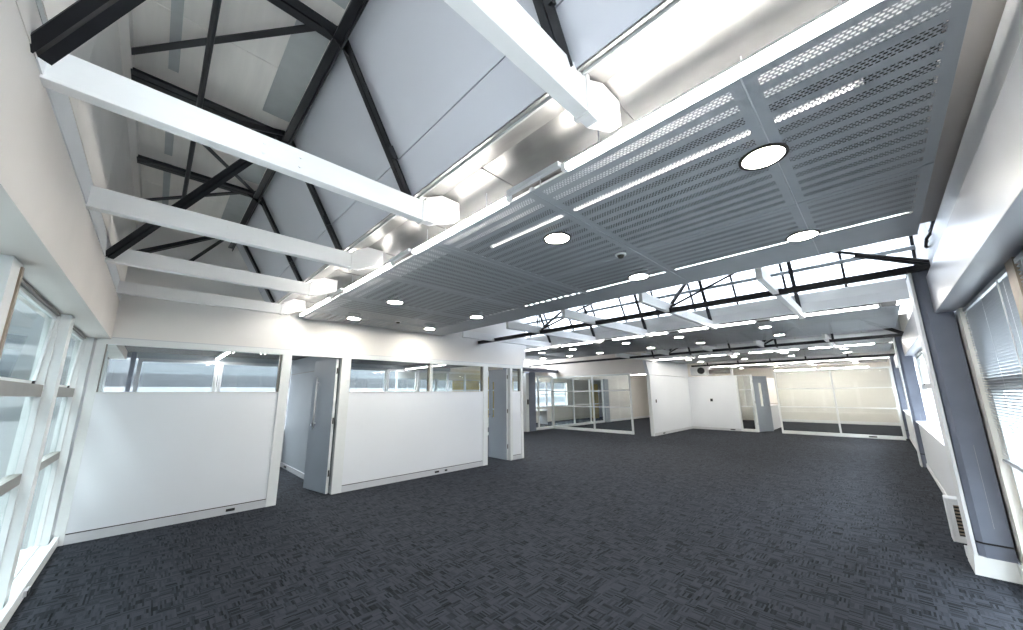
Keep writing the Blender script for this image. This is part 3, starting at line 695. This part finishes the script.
# ------------------------------------------------------------------ far end of the room
# bulkhead and white wall along X at y = 6.2
wf = empty('wall_far', (15.5, 6.25, 0)); struct(wf, 'white wall panels in the middle distance with a tall bulkhead above', 'wall')
box(13.55, 17.5, 6.2, 6.3, .10, 2.28).build('white_panel', WBOARD, wf)
box(13.50, 13.56, 6.19, 6.31, 0, 2.28).build('end_post', ALUW, wf)
box(13.56, 17.5, 6.19, 6.31, 0, .095).build('skirting', ALU, wf)
MB().poly([(13.50, 6.2, 2.29), (17.6, 6.2, 2.29), (17.6, 6.2, 3.1), (13.2, 6.2, 3.1)], (0, .12, 0)).build('bulkhead', WBOARD, wf)
box(13.6, 13.7, 6.32, 12.4, 2.40, 3.25).build('upper_wall', BEIGE, wf)
tag(MB().box(13.87, 13.96, 6.183, 6.1895, 1.22, 1.34).build('light_switch', DARK, None, bevel=.004), 'dark switch plate on the white wall facing the room, middle distance', 'light switch', 'switch plates')
tag(MB().box(14.3, 14.46, 6.17, 6.1895, .03, .07).build('power_outlet', DARK), 'small black power outlet on the skirting of the far white wall', 'power outlet', 'outlets on the skirting')
# end wall x = 17.5
we = empty('wall_end', (17.5, 5, 0)); struct(we, 'white end wall panel beside the far glazed screen and open doorway', 'wall')
box(17.5, 17.6, 4.28, 6.2, .10, 2.30).build('white_panel', WBOARD, we); box(17.49, 17.6, 4.28, 6.2, 0, .095).build('skirting', ALU, we)
for a, b in ((4.22, 4.28), (3.68, 3.74)): box(17.48, 17.6, a, b, 0, 2.30).build('post', ALUW, we)
for z in (.0, .98, 1.66, 2.26): box(17.49, 17.6, 3.74, 4.22, z, z+(.1 if z == 0 else .045)).build('rail', ALUW, we)
for a, b in ((.1, .98), (1.025, 1.66), (1.705, 2.26)): box(17.54, 17.548, 3.74, 4.22, a, b).build('glass_pane', GLASSP, we)
tag(MB().box(17.485, 17.4995, 5.24, 5.34, 1.20, 1.32).build('light_switch', DARK), 'dark switch plate on the far white end panel', 'light switch', 'switch plates')
tag(MB().box(17.475, 17.4895, 4.5, 4.68, .03, .07).build('power_outlet', DARK), 'small black power outlet under the far white end panel', 'power outlet', 'outlets on the skirting')
d3, q = door_leaf('door_3', (17.56, 3.66), (18.25, 3.30), 'pale blue grey door standing open in the far doorway', vision=(.28, .46, 1.0, 1.95))
MB().cyl(tuple(q(.68, -.06, 1.05)), tuple(q(.68, .10, 1.05)), .016, 12).build('lever_handle', CHROME, d3)
# glazed screen 2
def screen(name, axis, plane, a0, a1, zt, rails, mull, label, fm=ALUW):
    r = empty(name, (plane, (a0+a1)/2, 0) if axis == 'x' else ((a0+a1)/2, plane, 0)); struct(r, label, 'glazed partition')
    def bx(n, mt, b0, b1, z0, z1, d=.04):
        if axis == 'x': return MB().box(plane-d, plane+d, b0, b1, z0, z1).build(n, mt, r)
        return MB().box(b0, b1, plane-d, plane+d, z0, z1).build(n, mt, r)
    bx('bottom_rail', fm, a0, a1, 0, .11, .045); bx('top_rail', fm, a0, a1, zt-.06, zt, .045)
    ed = sorted([a0]+list(mull)+[a1-.05])
    for mx in ed: bx('mullion', fm, mx, mx+.05, .11, zt-.06)
    for z in rails: bx('cross_rail', fm, a0, a1, z-.02, z+.02, .03)
    zz = [.11]+[v for z in rails for v in (z-.02, z+.02)]+[zt-.06]
    for m0, m1 in zip(ed[:-1], ed[1:]):
        for j in range(0, len(zz), 2): bx('glass_pane', GLASSP, m0+.05, m1, zz[j], zz[j+1], .004)
    return r
screen('window_40', 'x', 17.65, -.36, 2.93, 2.40, (1.01, 1.70), (1.18,), 'white framed floor to ceiling glass screen across the far end')
tag(MB().box(17.585, 17.604, .30, .50, .035, .075).build('power_outlet', DARK), 'small black power outlet on the bottom rail of the far glass screen', 'power outlet', 'outlets on the skirting')
screen('window_41', 'x', 13.6, 7.05, 11.1, 2.38, (1.03, 1.70), (8.8,), 'white framed glass screen of the meeting room, running away from the camera')
screen('window_42', 'y', 11.1, 12.2, 13.6, 2.44, (1.0, 1.76), (12.55,), 'short glass screen between the blue grey column and the meeting room corner', fm=ALUW)
screen('window_44', 'y', 11.12, 13.65, 18.13, 2.38, (1.03, 1.70), (15.3, 16.8), 'white framed glass screen at the back of the meeting room')
screen('window_43', 'y', 11.3, 6.95, 11.55, 2.44, (1.0, 1.76), (8.5, 10.1, 11.0), 'glass screen behind the end of the office partition')
r = empty('steel_column', (11.95, 11.0, 0)); tag(r, 'blue grey column with a white side beside the meeting room glass', 'column')
MB().box(11.78, 12.2, 10.93, 11.2, 0, 2.56).build('shaft', BLUEGREY, r); MB().box(11.60, 11.78, 10.95, 11.2, 0, 2.5).build('white_side', ALUW, r)
MB().box(11.66, 11.74, 10.93, 10.95, 1.15, 1.36).build('card_reader', DARK, r)
tag(MB().box(10.2, 13.9, 10.7, 10.92, 2.57, 2.70).build('steel_beam', BLUEGREY), 'dark blue grey beam over the column by the meeting room', 'steel beam')
# far room walls
wx = empty('wall_far_room', (20, 8, 0)); struct(wx, 'cream walls of the rooms beyond the glass screens', 'wall')
box(24.5, 24.6, -.9, 14.0, 0, 3.1).build('end_wall', CREAM, wx); box(24.48, 24.5, -.6, 4.2, 0, .14).build('end_skirting', WHITE, wx)
box(17.7, 24.5, 6.3, 6.4, 0, 3.1).build('side_wall', CREAM, wx)
box(18.55, 24.5, 11.1, 11.2, 0, 3.1).build('meeting_room_wall', CREAM, wx); box(18.6, 24.4, 11.08, 11.1, 0, .12).build('skirting', WHITE, wx)
box(17.62, 24.5, 4.0, 4.1, 1.0, 2.3).build('niche_wall', CREAM, wx)
box(13.7, 24.5, 11.06, 11.2, 2.4, 3.2).build('rear_header', CREAM, wx)
box(7.0, 18.5, 13.9, 14.0, 0, .8).build('rear_spandrel', CREAM, wx); box(7.0, 24.5, 13.9, 14.0, 2.3, 3.6).build('rear_header', CREAM, wx); box(18.5, 24.5, 13.9, 14.0, 0, 2.3).build('rear_wall', CREAM, wx)
struct(box(6.9, 24.5, 11.4, 14.0, 2.75, 2.85).build('ceiling_5', BEIGE), 'pale ceiling of the room behind the glass screens', 'ceiling')
r = empty('service_counter', (18.6, 3.5, 0)); tag(r, 'low white counter beyond the far open door', 'counter')
box(18.4, 21.0, 3.42, 3.98, 0, .96).build('body', WBOARD, r); box(18.36, 21.05, 3.38, 3.98, .96, 1.0).build('worktop', WHITE, r)
# items seen through glass
tag(MB().box(9.1, 10.55, 12.9, 12.95, 1.0, 2.2).build('pinboard', YELLOW), 'mustard yellow pinboard seen through the office glazing', 'pinboard', 'yellow boards')
tag(MB().box(10.9, 12.75, 12.9, 12.95, .55, 2.4).build('pinboard', YELLOW), 'large yellow board seen through the second doorway and past the partition end', 'pinboard', 'yellow boards')
tag(MB().box(20.4, 21.1, 13.3, 13.36, 0.0, 2.2).build('cupboard_door', YELLOW), 'tall mustard yellow cupboard door seen through the meeting room glass', 'cupboard door')
tag(MB().box(18.14, 18.55, 10.98, 11.2, 0, 2.39).build('steel_column', INGREY), 'plain grey column at the back of the meeting room', 'column')
def chair(x, y, label):
    r = empty('office_chair', (x, y, 0)); tag(r, label, 'chair', 'office chairs')
    MB().box(x-.22, x+.22, y-.22, y+.22, .44, .50).build('seat', DARK, r, bevel=.02)
    MB().box(x-.2, x+.2, y+.2, y+.24, .55, .95).build('backrest', DARK, r, bevel=.015)
    MB().cyl((x, y, .08), (x, y, .44), .025, 12).build('stem', CHROME, r)
    mb = MB()
    for i in range(5):
        t = 2*math.pi*i/5; mb.bar((x, y, .09), (x+.28*math.cos(t), y+.28*math.sin(t), .05), .04, .03)
    mb.build('base', CHROME, r)
chair(13.1, 12.3, 'dark office chair behind the short glass screen')
r = empty('desk', (13.9, 12.6, 0)); tag(r, 'pale desk behind the short glass screen', 'desk')
box(12.6, 15.2, 12.7, 13.4, .72, .75).build('top', WHITE, r)
for x in (12.65, 15.1): box(x, x+.05, 12.75, 13.35, 0, .72).build('leg', ALU, r)
# air handling unit and duct above the far white wall
r = empty('air_handler', (17.4, 5.6, 2.35)); tag(r, 'white air conditioning unit with a silver duct on top of the far white wall', 'air conditioner')
box(17.62, 18.2, 5.35, 6.1, 2.36, 2.75).build('case', WHITE, r, bevel=.02); MB().cyl((17.61, 5.62, 2.56), (17.55, 5.62, 2.56), .15, 20).build('fan', DARK, r)
MB().cyl((17.85, 5.35, 2.5), (17.85, 4.5, 2.5), .10, 18).build('duct', GALV, r, smooth=True); MB().box(17.78, 17.92, 4.42, 4.5, 2.3, 2.62).build('bracket', WHITE, r)

# ------------------------------------------------------------------ outside
for i, a in enumerate((-.30, .95, 2.4, 3.6, 4.8, 5.8)):
    b = (-.30, .93, 2.22, 3.58, 4.78, 5.78, 6.95)[i+1]
    window(f'window_{i+50}', 'y', 10.16, a, b, .85, 2.36, [(1.55, 1.60)], f'rear office window {ORD[i]} from the left', -1, fr=.06, fm=ALU)
for i in range(6): window(f'window_{i+60}', 'y', 13.96, 7.0+i*1.9, 8.88+i*1.9, .8, 2.3, [(1.55, 1.6)], f'rear window {ORD[i]} beyond the glass screens', -1, fr=.06, fm=ALU)
struct(box(-40, 60, -40, 60, -3.2, -3.0).build('ground', PAVING), 'grey paving outside the windows', 'ground')
def facade(name, axis, plane, a0, a1, bands, label):
    r = empty(name, (plane, (a0+a1)/2, -3) if axis == 'x' else ((a0+a1)/2, plane, -3)); tag(r, label, 'building')
    for (z0, z1, dp, mt, nm) in bands:
        lo, hi = sorted((plane, plane+dp))
        (MB().box(lo, hi, a0, a1, z0, z1) if axis == 'x' else MB().box(a0, a1, lo, hi, z0, z1)).build(nm, mt, r)
    return r
L_ = -5.2
fa = facade('neighbouring_building', 'x', L_, -6, 58, [(-3, .2, -.5, FACADEL, 'lower_wall'), (.2, 1.1, -.55, FACADE, 'wall_band'), (1.1, 2.0, -.7, FACADED, 'window_band'), (2.0, 2.35, -.45, FACADE, 'wall_band'), (2.35, 2.75, -.4, FACADEL, 'fascia'),
      (2.75, 2.95, -.55, FACADE, 'wall_band'), (2.95, 3.35, -.35, FACADEL, 'fascia'), (3.35, 3.55, -.5, FACADE, 'wall_band'), (3.55, 3.95, -.3, FACADEL, 'fascia'), (3.95, 4.2, -.5, FACADE, 'wall_band'), (4.2, 4.7, -.35, FACADEL, 'fascia'), (4.7, 5.0, -.5, FACADE, 'wall_band'), (5.0, 5.6, -.3, FACADEL, 'fascia'), (5.6, 7.0, -.5, FACADE, 'wall_band'), (7.0, 7.4, -.3, FACADEL, 'fascia'), (7.4, 9.4, -.5, FACADE, 'wall_band'), (9.4, 10.0, -.3, FACADEL, 'parapet')], 'pale banded building outside the left windows')
for y in (14.0, 34.0): MB().box(L_-.1, L_+.12, y, y+3.0, -3, 4.3).build('pier', FACADEL, fa)
fb = facade('rear_building', 'y', 19.5, -4.6, 50, [(-3, .9, .4, FACADEL, 'wall'), (.9, 1.35, .5, FACADE, 'wall_band'), (1.35, 2.0, .3, FACADEL, 'fascia'), (2.0, 2.5, .7, FACADED, 'window_band'), (2.5, 3.0, .4, FACADE, 'wall_band'), (3.0, 3.35, .3, FACADEL, 'fascia'), (3.35, 4.4, .5, FACADE, 'wall_band'), (4.4, 5.2, .3, FACADEL, 'parapet')], 'grey banded building outside the rear office windows')
facade('street_building', 'y', -9, -10, 120, [(-3, -.2, -.4, FACADE, 'wall'), (-.2, .9, -.6, FACADED, 'window_band'), (.9, 1.5, -.3, FACADEL, 'fascia'), (1.5, 2.3, -.5, FACADE, 'wall'), (2.3, 2.9, -.3, FACADEL, 'fascia'), (2.9, 5.4, -.5, FACADE, 'wall'), (5.4, 6.0, -.3, FACADEL, 'fascia'), (6.0, 8.2, -.5, FACADE, 'wall'), (8.2, 8.8, -.3, FACADEL, 'parapet')], 'blue grey building glimpsed through the venetian blinds')
